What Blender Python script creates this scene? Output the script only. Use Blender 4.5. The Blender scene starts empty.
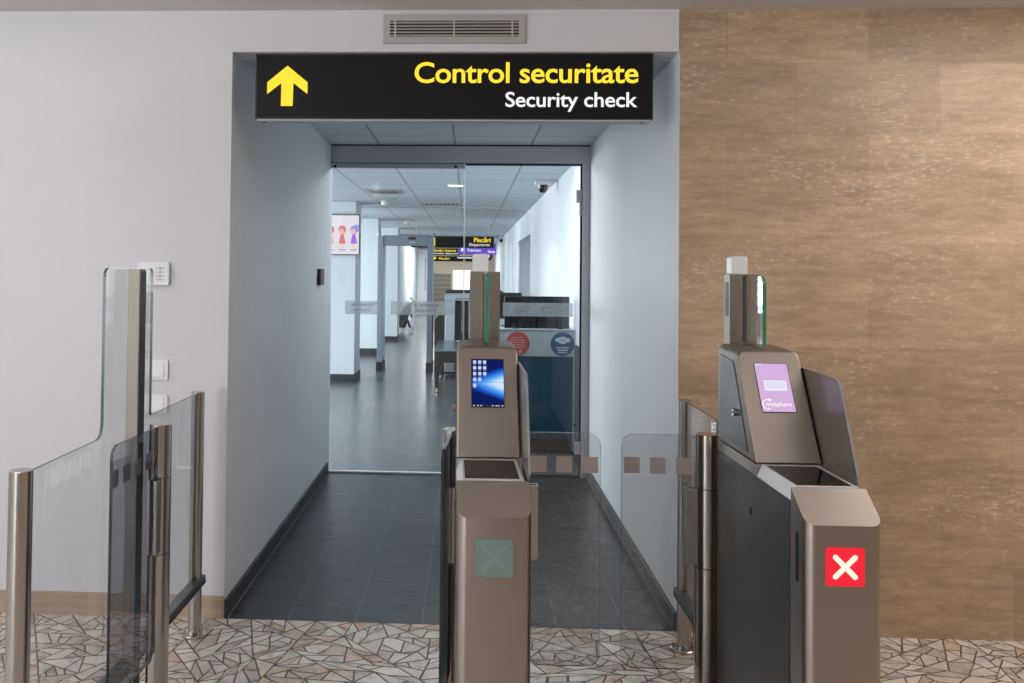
import bpy, bmesh, math, random
from mathutils import Vector, Matrix
random.seed(7)
S = bpy.context.scene
COL = S.collection
PI = math.pi

# ------------------------------------------------------------------ materials
def srgb(r, g, b):
    f = lambda c: (c/255/12.92) if c/255 <= .04045 else ((c/255+.055)/1.055)**2.4
    return (f(r), f(g), f(b), 1)

def newmat(name):
    m = bpy.data.materials.new(name); m.use_nodes = True
    nt = m.node_tree
    for n in list(nt.nodes): nt.nodes.remove(n)
    out = nt.nodes.new('ShaderNodeOutputMaterial')
    return m, nt, out

def N(nt, t, **kw):
    n = nt.nodes.new('ShaderNode'+t)
    for k, v in kw.items(): setattr(n, k, v)
    return n

def pbr(name, col, rough=.5, metal=0, noise=0, nscale=(20,20,20), bump=0, spec=.5, rvar=0, aniso=0, coat=0):
    m, nt, out = newmat(name)
    p = N(nt, 'BsdfPrincipled')
    p.inputs['Base Color'].default_value = col
    p.inputs['Roughness'].default_value = rough
    p.inputs['Metallic'].default_value = metal
    p.inputs['Specular IOR Level'].default_value = spec
    p.inputs['Anisotropic'].default_value = aniso
    p.inputs['Coat Weight'].default_value = coat
    nt.links.new(p.outputs[0], out.inputs[0])
    tc = N(nt, 'TexCoord'); mp = N(nt, 'Mapping'); mp.inputs['Scale'].default_value = nscale
    nz = N(nt, 'TexNoise'); nz.inputs['Scale'].default_value = 1; nz.inputs['Detail'].default_value = 4
    nt.links.new(tc.outputs['Object'], mp.inputs[0]); nt.links.new(mp.outputs[0], nz.inputs['Vector'])
    if noise:
        hsv = N(nt, 'HueSaturation'); hsv.inputs['Color'].default_value = col
        mr = N(nt, 'MapRange'); mr.inputs['From Min'].default_value = .3; mr.inputs['From Max'].default_value = .7
        mr.inputs['To Min'].default_value = 1-noise; mr.inputs['To Max'].default_value = 1+noise
        nt.links.new(nz.outputs[0], mr.inputs[0]); nt.links.new(mr.outputs[0], hsv.inputs['Value'])
        nt.links.new(hsv.outputs[0], p.inputs['Base Color'])
    if rvar:
        mr = N(nt, 'MapRange'); mr.inputs['From Min'].default_value = .3; mr.inputs['From Max'].default_value = .7
        mr.inputs['To Min'].default_value = max(.02, rough-rvar); mr.inputs['To Max'].default_value = rough+rvar
        nt.links.new(nz.outputs[0], mr.inputs[0]); nt.links.new(mr.outputs[0], p.inputs['Roughness'])
    if bump:
        b = N(nt, 'Bump'); b.inputs['Strength'].default_value = bump; b.inputs['Distance'].default_value = .002
        nt.links.new(nz.outputs[0], b.inputs['Height']); nt.links.new(b.outputs[0], p.inputs['Normal'])
    return m

def emit(name, col, strength=1.0, noise=0):
    m, nt, out = newmat(name)
    e = N(nt, 'Emission'); e.inputs[0].default_value = col; e.inputs[1].default_value = strength
    nt.links.new(e.outputs[0], out.inputs[0])
    return m

def glass(name, tint, refl=.04, rough=0.0, gloss=(1,1,1,1), haze=0, hazecol=(.6,.6,.6,1), back=.5):
    m, nt, out = newmat(name)
    tr = N(nt, 'BsdfTransparent'); tr.inputs[0].default_value = tint
    gl = N(nt, 'BsdfGlossy'); gl.inputs['Roughness'].default_value = rough; gl.inputs[0].default_value = gloss
    lw = N(nt, 'LayerWeight'); lw.inputs[0].default_value = .5
    pw = N(nt, 'Math', operation='POWER'); pw.inputs[1].default_value = 5
    ml = N(nt, 'Math', operation='MULTIPLY_ADD'); ml.inputs[1].default_value = 1-refl; ml.inputs[2].default_value = refl
    nt.links.new(lw.outputs['Facing'], pw.inputs[0]); nt.links.new(pw.outputs[0], ml.inputs[0])
    mx = N(nt, 'MixShader'); nt.links.new(ml.outputs[0], mx.inputs[0])
    src = tr
    if haze:
        df = N(nt, 'BsdfDiffuse'); df.inputs[0].default_value = hazecol
        tl = N(nt, 'BsdfTranslucent'); tl.inputs[0].default_value = hazecol
        m3 = N(nt, 'MixShader'); m3.inputs[0].default_value = back
        nt.links.new(df.outputs[0], m3.inputs[1]); nt.links.new(tl.outputs[0], m3.inputs[2])
        m2 = N(nt, 'MixShader'); m2.inputs[0].default_value = haze
        nt.links.new(tr.outputs[0], m2.inputs[1]); nt.links.new(m3.outputs[0], m2.inputs[2]); src = m2
    nt.links.new(src.outputs[0], mx.inputs[1]); nt.links.new(gl.outputs[0], mx.inputs[2])
    nt.links.new(mx.outputs[0], out.inputs[0])
    return m

def tile_mat(name, col, bw, bh, swap, off, grout, mortar, rough, var=.15, streak=(1,1,1), boff=.5, loc=(0,0,0), bumpd=.001, svar=.12, rvar=0):
    """rectangular tiles: brick texture over world x,y (swap puts rows along y)"""
    m, nt, out = newmat(name)
    p = N(nt, 'BsdfPrincipled'); nt.links.new(p.outputs[0], out.inputs[0])
    tc = N(nt, 'TexCoord'); sx = N(nt, 'SeparateXYZ'); cb = N(nt, 'CombineXYZ')
    nt.links.new(tc.outputs['Object'], sx.inputs[0])
    a, b = swap
    nt.links.new(sx.outputs[a], cb.inputs[0]); nt.links.new(sx.outputs[b], cb.inputs[1])
    ad = N(nt, 'VectorMath', operation='ADD'); ad.inputs[1].default_value = loc
    nt.links.new(cb.outputs[0], ad.inputs[0])
    br = N(nt, 'TexBrick'); br.offset = boff; br.squash = 1
    br.inputs['Scale'].default_value = 1; br.inputs['Brick Width'].default_value = bw; br.inputs['Row Height'].default_value = bh
    br.inputs['Mortar Size'].default_value = mortar; br.inputs['Mortar Smooth'].default_value = .1; br.inputs['Bias'].default_value = 0
    c1 = tuple(c*(1-var) for c in col[:3])+(1,); c2 = tuple(min(1, c*(1+var)) for c in col[:3])+(1,)
    br.inputs['Color1'].default_value = c1; br.inputs['Color2'].default_value = c2; br.inputs['Mortar'].default_value = grout
    nt.links.new(ad.outputs[0], br.inputs['Vector'])
    mp = N(nt, 'Mapping'); mp.inputs['Scale'].default_value = streak
    nz = N(nt, 'TexNoise'); nz.inputs['Scale'].default_value = 1; nz.inputs['Detail'].default_value = 5; nz.inputs['Roughness'].default_value = .65
    nt.links.new(tc.outputs['Object'], mp.inputs[0]); nt.links.new(mp.outputs[0], nz.inputs['Vector'])
    mr = N(nt, 'MapRange'); mr.inputs['From Min'].default_value = .3; mr.inputs['From Max'].default_value = .7
    mr.inputs['To Min'].default_value = 1-svar; mr.inputs['To Max'].default_value = 1+svar
    nt.links.new(nz.outputs[0], mr.inputs[0])
    hs = N(nt, 'HueSaturation'); nt.links.new(br.outputs[0], hs.inputs['Color']); nt.links.new(mr.outputs[0], hs.inputs['Value'])
    nt.links.new(hs.outputs[0], p.inputs['Base Color'])
    p.inputs['Roughness'].default_value = rough
    if rvar:
        r2 = N(nt, 'MapRange'); r2.inputs['From Min'].default_value = .3; r2.inputs['From Max'].default_value = .7
        r2.inputs['To Min'].default_value = rough-rvar; r2.inputs['To Max'].default_value = rough+rvar
        nt.links.new(nz.outputs[0], r2.inputs[0]); nt.links.new(r2.outputs[0], p.inputs['Roughness'])
    bp = N(nt, 'Bump'); bp.invert = True; bp.inputs['Strength'].default_value = .6; bp.inputs['Distance'].default_value = bumpd
    nt.links.new(br.outputs['Fac'], bp.inputs['Height']); nt.links.new(bp.outputs[0], p.inputs['Normal'])
    return m, nt, p, hs, tc

M = {}
M['wall'] = pbr('white_paint', srgb(214,213,217), .75, noise=.015, nscale=(3,3,3), bump=.05)
M['cwall'] = pbr('white_corridor_paint', srgb(219,223,228), .5, noise=.015, nscale=(3,3,3), bump=.05)
M['ceil'] = pbr('white_ceiling_paint', srgb(206,203,202), .85, noise=.02, nscale=(2,2,2))
M['steel'] = pbr('brushed_steel', srgb(174,163,154), .36, 1, noise=.02, nscale=(9,9,2))
M['steelh'] = pbr('brushed_steel_face', srgb(150,140,131), .45, 1, noise=.02, nscale=(2,9,9))
M['steelp'] = pbr('polished_post_steel', srgb(190,184,178), .22, 1, noise=.02, nscale=(9,9,2))
M['dsteel'] = pbr('dark_satin_steel', srgb(104,103,104), .38, 1, noise=.08, nscale=(6,6,6), rvar=.06)
M['alu'] = pbr('grey_aluminium', srgb(190,192,196), .45, 0, noise=.02, nscale=(60,60,3))
M['black'] = pbr('black_plastic', srgb(24,24,27), .45, noise=.1, nscale=(30,30,30))
M['gap'] = pbr('dark_gap', srgb(30,30,32), .7, noise=.1, nscale=(9,9,9))
M['signbody'] = pbr('sign_black', srgb(17,15,16), .55, spec=.25, noise=.08, nscale=(9,9,9))
M['edge'] = pbr('glass_edge_green', srgb(62,138,110), .15, noise=.1, nscale=(3,3,3), spec=.6)
M['edged'] = pbr('glass_edge_dark', srgb(40,52,52), .2, noise=.1, nscale=(3,3,3))
M['glass'] = glass('clear_glass', (.972,.985,.982,1))
M['flap'] = glass('clear_flap_glass', (.90,.90,.90,1), refl=.055)
M['flapdark'] = glass('grazing_dark_flap_glass', (.66,.66,.70,1), refl=.06)  # flap glass with a darkened tint, imitating how dark it looks at grazing view
M['doorglass'] = glass('door_glass', (.95,.975,.975,1), refl=.03)
M['frost'] = glass('frosted_film', (.80,.82,.84,1), refl=.03, rough=.3, haze=.27, hazecol=srgb(225,230,234))
M['frostt'] = pbr('film_lettering', srgb(150,158,164), .6, noise=.05, nscale=(9,9,9))
M['frostw'] = pbr('film_lettering_pale', srgb(222,228,232), .6, noise=.05, nscale=(9,9,9))
M['stick'] = glass('frosted_square', (.6,.58,.57,1), refl=.03, rough=.4, haze=.96, hazecol=srgb(246,232,226), back=.05)
M['shield'] = glass('frosted_shield', (.55,.54,.53,1), refl=.05, rough=.25, haze=.55, hazecol=srgb(128,122,116))
M['shedge'] = pbr('shield_edge', srgb(138,140,140), .4, noise=.04, nscale=(9,9,9))
M['beacon'] = pbr('white_translucent_plastic', srgb(232,232,232), .35, noise=.02, nscale=(9,9,9))
M['tray'] = pbr('pale_grey_tray', srgb(205,205,206), .4, noise=.02, nscale=(9,9,9))
M['readerglass'] = pbr('dark_reader_glass', srgb(26,25,25), .1, noise=.1, nscale=(5,5,5), spec=.45)
M['yellow'] = emit('sign_yellow_light', srgb(255,222,62), 1.15)
M['white_e'] = emit('sign_white_light', srgb(250,248,250), 1.05)
M['red_e'] = emit('indicator_red_light', srgb(246,44,60), 1.0)
M['redx_e'] = emit('indicator_cross_light', srgb(255,236,218), 1.1)
M['ind_off'] = pbr('unlit_indicator', srgb(114,138,132), .2, noise=.06, nscale=(20,20,20))
M['ind_offx'] = pbr('unlit_cross', srgb(124,147,141), .25, noise=.06, nscale=(20,20,20))
M['base_dark'] = pbr('dark_tile_skirting', srgb(46,48,52), .55, noise=.12, nscale=(4,4,30))
M['base_line'] = pbr('skirting_line', srgb(120,122,124), .4, noise=.05, nscale=(5,5,5))
M['hallrear'] = pbr('warm_beige_plaster', srgb(150,144,138), .7, noise=.03, nscale=(2,2,2))
M['skirt'] = pbr('beige_stone_skirting', srgb(176,152,130), .45, noise=.12, nscale=(4,4,40))
M['plastic_w'] = pbr('white_plastic', srgb(226,225,226), .35, noise=.02, nscale=(8,8,8))
M['plastic_g'] = pbr('grey_plastic', srgb(178,178,180), .4, noise=.02, nscale=(8,8,8))
M['vent'] = pbr('grey_vent_paint', srgb(176,174,171), .5, noise=.03, nscale=(20,20,20))
M['slat'] = pbr('vent_slat', srgb(196,188,183), .5, noise=.03, nscale=(20,20,20))

# palladiana stones
stones = [srgb(216,208,198), srgb(206,198,190), srgb(224,217,209), srgb(196,180,164), srgb(208,186,168), srgb(190,178,168), srgb(213,204,196), srgb(196,168,148)]
for i, c in enumerate(stones):
    M['stone%d' % i] = pbr('marble_shard_%d' % i, c, .3, noise=.1, nscale=(14,14,14), rvar=.08)
M['grout'] = pbr('dark_floor_grout', srgb(104,94,86), .7, noise=.15, nscale=(60,60,60))

# dark tile floor of corridor
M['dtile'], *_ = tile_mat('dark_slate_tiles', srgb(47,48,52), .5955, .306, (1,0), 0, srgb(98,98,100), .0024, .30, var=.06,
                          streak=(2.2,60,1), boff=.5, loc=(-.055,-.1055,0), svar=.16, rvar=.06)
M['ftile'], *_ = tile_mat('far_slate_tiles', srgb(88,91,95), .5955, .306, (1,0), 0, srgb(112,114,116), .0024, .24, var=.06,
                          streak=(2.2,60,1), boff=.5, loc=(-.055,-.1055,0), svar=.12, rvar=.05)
M['ctile'], *_ = tile_mat('ceiling_tiles', srgb(196,206,212), .6, .6, (0,1), 0, srgb(150,158,164), .010, .8, var=.01,
                          streak=(60,60,1), boff=0, loc=(.12,.1,0), svar=.02)
# travertine
m, nt, p, hs, tc = tile_mat('travertine', srgb(178,153,127), .625, .32, (0,2), 0, srgb(162,138,114), .0009, .42, var=.13,
                            streak=(5,1,32), boff=.5, loc=(.4035,.003,0), svar=.17, bumpd=.0002)
M['trav'] = m
mp = N(nt, 'Mapping'); mp.inputs['Scale'].default_value = (26,1,80)
nz = N(nt, 'TexNoise'); nz.inputs['Scale'].default_value = 1; nz.inputs['Detail'].default_value = 6; nz.inputs['Roughness'].default_value = .7
nt.links.new(tc.outputs['Object'], mp.inputs[0]); nt.links.new(mp.outputs[0], nz.inputs['Vector'])
mpb = N(nt, 'Mapping'); mpb.inputs['Scale'].default_value = (1.3,1,2.6)
nzb = N(nt, 'TexNoise'); nzb.inputs['Scale'].default_value = 1; nzb.inputs['Detail'].default_value = 2
nt.links.new(tc.outputs['Object'], mpb.inputs[0]); nt.links.new(mpb.outputs[0], nzb.inputs['Vector'])
ad = N(nt, 'Math', operation='MULTIPLY_ADD'); ad.inputs[1].default_value = .35
nt.links.new(nzb.outputs[0], ad.inputs[0]); nt.links.new(nz.outputs[0], ad.inputs[2])
rp = N(nt, 'ValToRGB'); rp.color_ramp.elements[0].position = .745; rp.color_ramp.elements[1].position = .83
nt.links.new(ad.outputs[0], rp.inputs[0])
mx = N(nt, 'MixRGB'); mx.inputs['Color2'].default_value = srgb(226,212,198)
sc_ = N(nt, 'Math', operation='MULTIPLY'); sc_.inputs[1].default_value = .5
nt.links.new(rp.outputs[0], sc_.inputs[0]); nt.links.new(sc_.outputs[0], mx.inputs[0])
nt.links.new(hs.outputs[0], mx.inputs['Color1'])
# dark pits
rp2 = N(nt, 'ValToRGB'); rp2.color_ramp.elements[0].position = .50; rp2.color_ramp.elements[0].color = (1,1,1,1)
rp2.color_ramp.elements[1].position = .58; rp2.color_ramp.elements[1].color = (0,0,0,1)
nt.links.new(ad.outputs[0], rp2.inputs[0])
sc2 = N(nt, 'Math', operation='MULTIPLY'); sc2.inputs[1].default_value = .4
nt.links.new(rp2.outputs[0], sc2.inputs[0])
mx2 = N(nt, 'MixRGB'); mx2.inputs['Color2'].default_value = srgb(120,92,72)
nt.links.new(sc2.outputs[0], mx2.inputs[0]); nt.links.new(mx.outputs[0], mx2.inputs['Color1'])
mpc = N(nt, 'Mapping'); mpc.inputs['Scale'].default_value = (1.6,1,5.5); mpc.inputs['Location'].default_value = (3.1,0,1.7)
nzc = N(nt, 'TexNoise'); nzc.inputs['Scale'].default_value = 1; nzc.inputs['Detail'].default_value = 6; nzc.inputs['Roughness'].default_value = .7
nt.links.new(tc.outputs['Object'], mpc.inputs[0]); nt.links.new(mpc.outputs[0], nzc.inputs['Vector'])
mrc = N(nt, 'MapRange'); mrc.inputs['From Min'].default_value = .3; mrc.inputs['From Max'].default_value = .7
mrc.inputs['To Min'].default_value = .76; mrc.inputs['To Max'].default_value = 1.20
nt.links.new(nzc.outputs[0], mrc.inputs[0])
hsc = N(nt, 'HueSaturation'); nt.links.new(mx2.outputs[0], hsc.inputs['Color']); nt.links.new(mrc.outputs[0], hsc.inputs['Value'])
nt.links.new(hsc.outputs[0], p.inputs['Base Color'])

# far room
M['fwall'] = pbr('white_far_paint', srgb(214,222,226), .6, noise=.015, nscale=(3,3,3))
M['blue'] = pbr('blue_laminate', srgb(0,72,96), .35, noise=.05, nscale=(5,5,2))
M['lgrey'] = pbr('light_grey_laminate', srgb(176,186,192), .4, noise=.03, nscale=(5,5,5))
M['darkglass'] = pbr('black_glass_panel', srgb(22,25,29), .06, noise=.1, nscale=(2,2,2), spec=.7)
M['md'] = pbr('detector_blue_grey', srgb(146,157,170), .45, noise=.04, nscale=(6,6,6))
M['mdl'] = pbr('detector_pale_panel', srgb(176,192,212), .4, noise=.04, nscale=(6,6,6))
M['xgrey'] = pbr('scanner_pale_grey', srgb(196,200,206), .45, noise=.03, nscale=(6,6,6))
M['xblack'] = pbr('black_rubber_curtain', srgb(26,27,31), .6, noise=.15, nscale=(20,20,3))
M['ttop'] = pbr('roller_table_top', srgb(118,138,142), .25, .4, noise=.08, nscale=(3,40,3))
M['tan'] = pbr('tan_far_wall', srgb(196,176,156), .6, noise=.06, nscale=(3,3,3))
M['shutter'] = pbr('brown_shutter', srgb(112,104,92), .5, noise=.08, nscale=(3,3,60))
M['shutterl'] = pbr('pale_shutter_line', srgb(150,138,120), .5, noise=.08, nscale=(3,3,60))
M['brown'] = pbr('dark_brown_panel', srgb(50,42,40), .4, noise=.1, nscale=(4,4,4))
M['beige'] = pbr('beige_edge', srgb(196,182,166), .5, noise=.05, nscale=(4,4,4))
M['red'] = pbr('red_sticker', srgb(186,82,72), .45, noise=.04, nscale=(6,6,6))
M['stkblue'] = pbr('blue_sticker', srgb(44,86,122), .45, noise=.04, nscale=(6,6,6))
M['stkw'] = pbr('sticker_print_white', srgb(206,214,220), .5, noise=.03, nscale=(6,6,6))
M['stkr'] = pbr('sticker_print_pink', srgb(214,160,150), .5, noise=.03, nscale=(6,6,6))
M['purple'] = emit('purple_sign_light', srgb(112,86,206), 1.0)
M['pink_e'] = emit('pink_sign_light', srgb(236,190,230), 1.0)
M['window_e'] = emit('bright_window_daylight', srgb(255,246,236), 1.6)
M['lamp_e'] = emit('downlight_glow', srgb(255,255,255), 3.0)
M['tv_bg'] = emit('tv_pale_pink', srgb(244,232,240), 1.0)
M['tv_w'] = emit('tv_white', srgb(240,240,246), 1.0)
M['tv_or'] = emit('tv_orange', srgb(246,186,120), 1.0)
M['tv_re'] = emit('tv_red', srgb(232,130,124), 1.0)
M['tv_pi'] = emit('tv_skin', srgb(246,200,196), 1.0)
M['tv_pu'] = emit('tv_purple', srgb(176,120,236), 1.0)
M['tv_la'] = emit('tv_lavender', srgb(170,160,240), 1.0)
M['tv_gr'] = emit('tv_grey', srgb(110,104,120), .9)
M['scr_pink'] = emit('screen_lilac', srgb(214,178,222), 1.0)
M['scr_lite'] = emit('screen_pale', srgb(238,232,248), 1.0)
M['scr_bar'] = emit('screen_grey_line', srgb(206,206,226), 1.0)
M['scr_icon'] = emit('screen_icon', srgb(200,214,246), .95)
M['scr_icon2'] = emit('screen_icon_blue', srgb(140,170,236), .95)
M['scr_line'] = emit('screen_frame_line', srgb(40,96,196), .9)

def desktop_mat():
    """blue window-light wallpaper shown by the kiosk display (screen content, emitted)"""
    m, nt, out = newmat('screen_desktop')
    e = N(nt, 'Emission'); nt.links.new(e.outputs[0], out.inputs[0])
    tc = N(nt, 'UVMap'); sx = N(nt, 'SeparateXYZ'); nt.links.new(tc.outputs[0], sx.inputs[0])
    def math_(op, a, b=None, c=None):
        n = N(nt, 'Math', operation=op)
        for i, v in enumerate((a, b, c)):
            if v is None: continue
            if isinstance(v, (int, float)): n.inputs[i].default_value = v
            else: nt.links.new(v, n.inputs[i])
        return n.outputs[0]
    u, v = sx.outputs[0], sx.outputs[1]
    dv = math_('ABSOLUTE', math_('SUBTRACT', v, .48))
    w = math_('MULTIPLY_ADD', u, .22, .15)                       # beam widens to the right
    t = math_('DIVIDE', dv, w)
    beam = math_('MULTIPLY', math_('SUBTRACT', 1.0, math_('MINIMUM', t, 1.0)), math_('MULTIPLY_ADD', u, 1.1, .25))
    rp = N(nt, 'ValToRGB'); el = rp.color_ramp.elements
    el[0].position = 0; el[0].color = srgb(16,28,92); el[1].position = 1; el[1].color = srgb(205,232,255)
    x = el.new(.25); x.color = srgb(28,84,196); x = el.new(.6); x.color = srgb(84,164,246)
    nt.links.new(beam, rp.inputs[0]); nt.links.new(rp.outputs[0], e.inputs[0])
    return m
M['desktop'] = desktop_mat()

# ------------------------------------------------------------------ mesh builder
class MB:
    def __init__(s): s.v = []; s.f = []; s.m = []; s.mats = []; s.uv = {}
    def slot(s, mat):
        if mat not in s.mats: s.mats.append(mat)
        return s.mats.index(mat)
    def add(s, verts, faces, mat, T=None):
        b = len(s.v); k = s.slot(mat)
        s.v += [tuple(T @ Vector(p)) if T else tuple(p) for p in verts]
        for f in faces: s.f.append([b+i for i in f]); s.m.append(k)
        return s
    def box(s, x0, x1, y0, y1, z0, z1, mat, T=None):
        v = [(x,y,z) for z in (z0,z1) for y in (y0,y1) for x in (x0,x1)]
        f = [(0,2,3,1),(4,5,7,6),(0,1,5,4),(2,6,7,3),(0,4,6,2),(1,3,7,5)]
        return s.add(v, f, mat, T)
    def prism(s, poly, axis, a, b, mat, edge=None, T=None):
        """poly of 2-D points extruded along axis from a to b. x: (y,z)  y: (x,z)  z: (x,y)"""
        def P(p, t): return {'x': (t,p[0],p[1]), 'y': (p[0],t,p[1]), 'z': (p[0],p[1],t)}[axis]
        n = len(poly); ar = sum(poly[i][0]*poly[(i+1)%n][1]-poly[(i+1)%n][0]*poly[i][1] for i in range(n))
        if (ar > 0) == (axis == 'y'): poly = poly[::-1]
        v = [P(p, a) for p in poly]+[P(p, b) for p in poly]
        if a > b: poly = poly
        s.add(v, [tuple(range(n))[::-1], tuple(range(n, 2*n))], mat, T)
        s.add(v, [(i, (i+1)%n, n+(i+1)%n, n+i) for i in range(n)], edge or mat, T)
        return s
    def cyl(s, p, r, h, mat, axis='z', seg=28, r2=None, T=None, cap=0):
        r2 = r if r2 is None else r2
        rings = [(0, r), (h, r2)]
        if cap: rings = [(0, r), (h-cap, r2), (h, r2-cap)]
        v = []
        for t, rr in rings:
            for i in range(seg):
                a = 2*PI*i/seg; c, d = rr*math.cos(a), rr*math.sin(a)
                v.append({'z': (p[0]+c,p[1]+d,p[2]+t), 'y': (p[0]+d,p[1]+t,p[2]+c), 'x': (p[0]+t,p[1]+c,p[2]+d)}[axis])
        f = []
        for k in range(len(rings)-1):
            for i in range(seg):
                j = (i+1) % seg
                f.append((k*seg+i, k*seg+j, (k+1)*seg+j, (k+1)*seg+i))
        f += [tuple(range(seg))[::-1], tuple(range((len(rings)-1)*seg, len(rings)*seg))]
        return s.add(v, f, mat, T)
    def tube(s, a, b, r, mat, seg=12):
        a, b = Vector(a), Vector(b); d = b-a
        T = Matrix.Translation(a) @ d.to_track_quat('Z', 'Y').to_matrix().to_4x4()
        return s.cyl((0,0,0), r, d.length, mat, 'z', seg, T=T)
    def lathe(s, p, prof, mat, seg=24):
        v = [(p[0]+r*math.cos(2*PI*i/seg), p[1]+r*math.sin(2*PI*i/seg), p[2]+z) for r, z in prof for i in range(seg)]
        f = [(k*seg+i, k*seg+(i+1)%seg, (k+1)*seg+(i+1)%seg, (k+1)*seg+i) for k in range(len(prof)-1) for i in range(seg)]
        f += [tuple(range(seg))[::-1], tuple(range((len(prof)-1)*seg, len(prof)*seg))]
        return s.add(v, f, mat)
    def mesh(s, me, mat, T):
        v = [p.co[:] for p in me.vertices]; f = [tuple(q.vertices) for q in me.polygons]
        return s.add(v, f, mat, T)

WL = {}
def obj(name, mb, parent=None, bevel=0, seg=2, smooth=None, angle=30, uv=None):
    me = bpy.data.meshes.new(name)
    off = Vector(WL.get(parent.name, (0,0,0))) if parent else Vector((0,0,0))
    me.from_pydata([tuple(Vector(p)-off) for p in mb.v], [], mb.f)
    for mt in mb.mats: me.materials.append(mt)
    me.polygons.foreach_set('material_index', mb.m)
    if uv:
        l = me.uv_layers.new(name='UVMap')
        for q in me.polygons:
            for li in q.loop_indices:
                l.data[li].uv = uv(me.vertices[me.loops[li].vertex_index].co+off)
    me.validate(); me.update()
    o = bpy.data.objects.new(name, me); COL.objects.link(o)
    if parent:
        o.parent = parent; WL[o.name] = tuple(off)
    if bevel:
        b = o.modifiers.new('bevel', 'BEVEL'); b.width = bevel; b.segments = seg; b.limit_method = 'ANGLE'; b.angle_limit = math.radians(40)
    if smooth is None: smooth = True
    if smooth:
        bm = bmesh.new(); bm.from_mesh(me)
        for f in bm.faces: f.smooth = True
        for e in bm.edges:
            if len(e.link_faces) != 2 or e.calc_face_angle(0) > math.radians(angle): e.smooth = False
        bm.to_mesh(me); bm.free()
        if bevel:
            w = o.modifiers.new('wn', 'WEIGHTED_NORMAL'); w.keep_sharp = True
    return o

def thing(name, label, cat, loc=(0,0,0), group=None):
    o = bpy.data.objects.new(name, None); COL.objects.link(o)
    o.empty_display_size = .1
    o.location = loc; WL[o.name] = tuple(loc)
    return tag(o, label, cat, group)
def tag(o, label, cat, group=None):
    o['label'] = label; o['category'] = cat
    if group: o['group'] = group
    return o
def struct(name, mb, parent=None, **k):
    o = obj(name, mb, parent, **k)
    if not parent: o['kind'] = 'structure'
    return o

def rounded(poly, radii, seg=7):
    out = []; n = len(poly)
    for i, p in enumerate(poly):
        r = radii[i] if isinstance(radii, (list, tuple)) else radii
        if r <= 0: out.append(tuple(p)); continue
        p = Vector(p); a = Vector(poly[i-1])-p; b = Vector(poly[(i+1)%n])-p
        la, lb = a.length, b.length; a.normalize(); b.normalize()
        ang = a.angle(b); d = min(r/math.tan(ang/2), la*.49, lb*.49); r = d*math.tan(ang/2)
        c = p+(a+b).normalized()*(r/math.sin(ang/2))
        s0 = p+a*d-c; s1 = p+b*d-c
        a0 = math.atan2(s0.y, s0.x); a1 = math.atan2(s1.y, s1.x); da = (a1-a0+PI) % (2*PI)-PI
        for k in range(seg+1):
            t = a0+da*k/seg; out.append((c.x+r*math.cos(t), c.y+r*math.sin(t)))
    return out
def rect(x0, x1, z0, z1, r=0): return rounded([(x0,z0),(x1,z0),(x1,z1),(x0,z1)], r, 5) if r else [(x0,z0),(x1,z0),(x1,z1),(x0,z1)]

def text_mesh(body, bold=0.0, space=1.0):
    cu = bpy.data.curves.new('lettering', 'FONT'); cu.body = body; cu.offset = bold; cu.space_character = space
    cu.resolution_u = 4; cu.fill_mode = 'FRONT'; cu.extrude = 0
    o = bpy.data.objects.new('lettering_tmp', cu); COL.objects.link(o)
    dg = bpy.context.evaluated_depsgraph_get(); dg.update()
    me = bpy.data.meshes.new_from_object(o.evaluated_get(dg))
    bpy.data.objects.remove(o); bpy.data.curves.remove(cu)
    return me
def text_fit(mb, body, mat, x0, x1, z0, z1, y, bold=0.0, space=1.0, base=None, frame=None):
    """fit text in the x/z box at depth y (facing -y); frame: optional function (u,v)->3D point"""
    me = text_mesh(body, bold, space)
    xs = [v.co.x for v in me.vertices]; ys = [v.co.y for v in me.vertices]
    ax, bx, ay, by = min(xs), max(xs), min(ys), max(ys)
    vs = []
    for v in me.vertices:
        u = x0+(v.co.x-ax)/(bx-ax)*(x1-x0); w = z0+(v.co.y-ay)/(by-ay)*(z1-z0)
        vs.append(frame(u, w) if frame else (u, y, w))
    mb.add(vs, [tuple(p.vertices) for p in me.polygons], mat)
    bpy.data.meshes.remove(me)

# ------------------------------------------------------------------ the place: measures in metres
XL, XR, Y0, Y1 = -1.109, .9446, 4.026, 6.95       # corridor sides, mouth and glass doors
ZC, ZK = 2.805, 2.606                            # hall ceiling, corridor ceiling
HX0, HX1, HY = -5.0, 4.2, -5.5                     # hall extent
FX0, FX1, FY = -6.5, .9446, 33.0                   # far room extent

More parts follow.
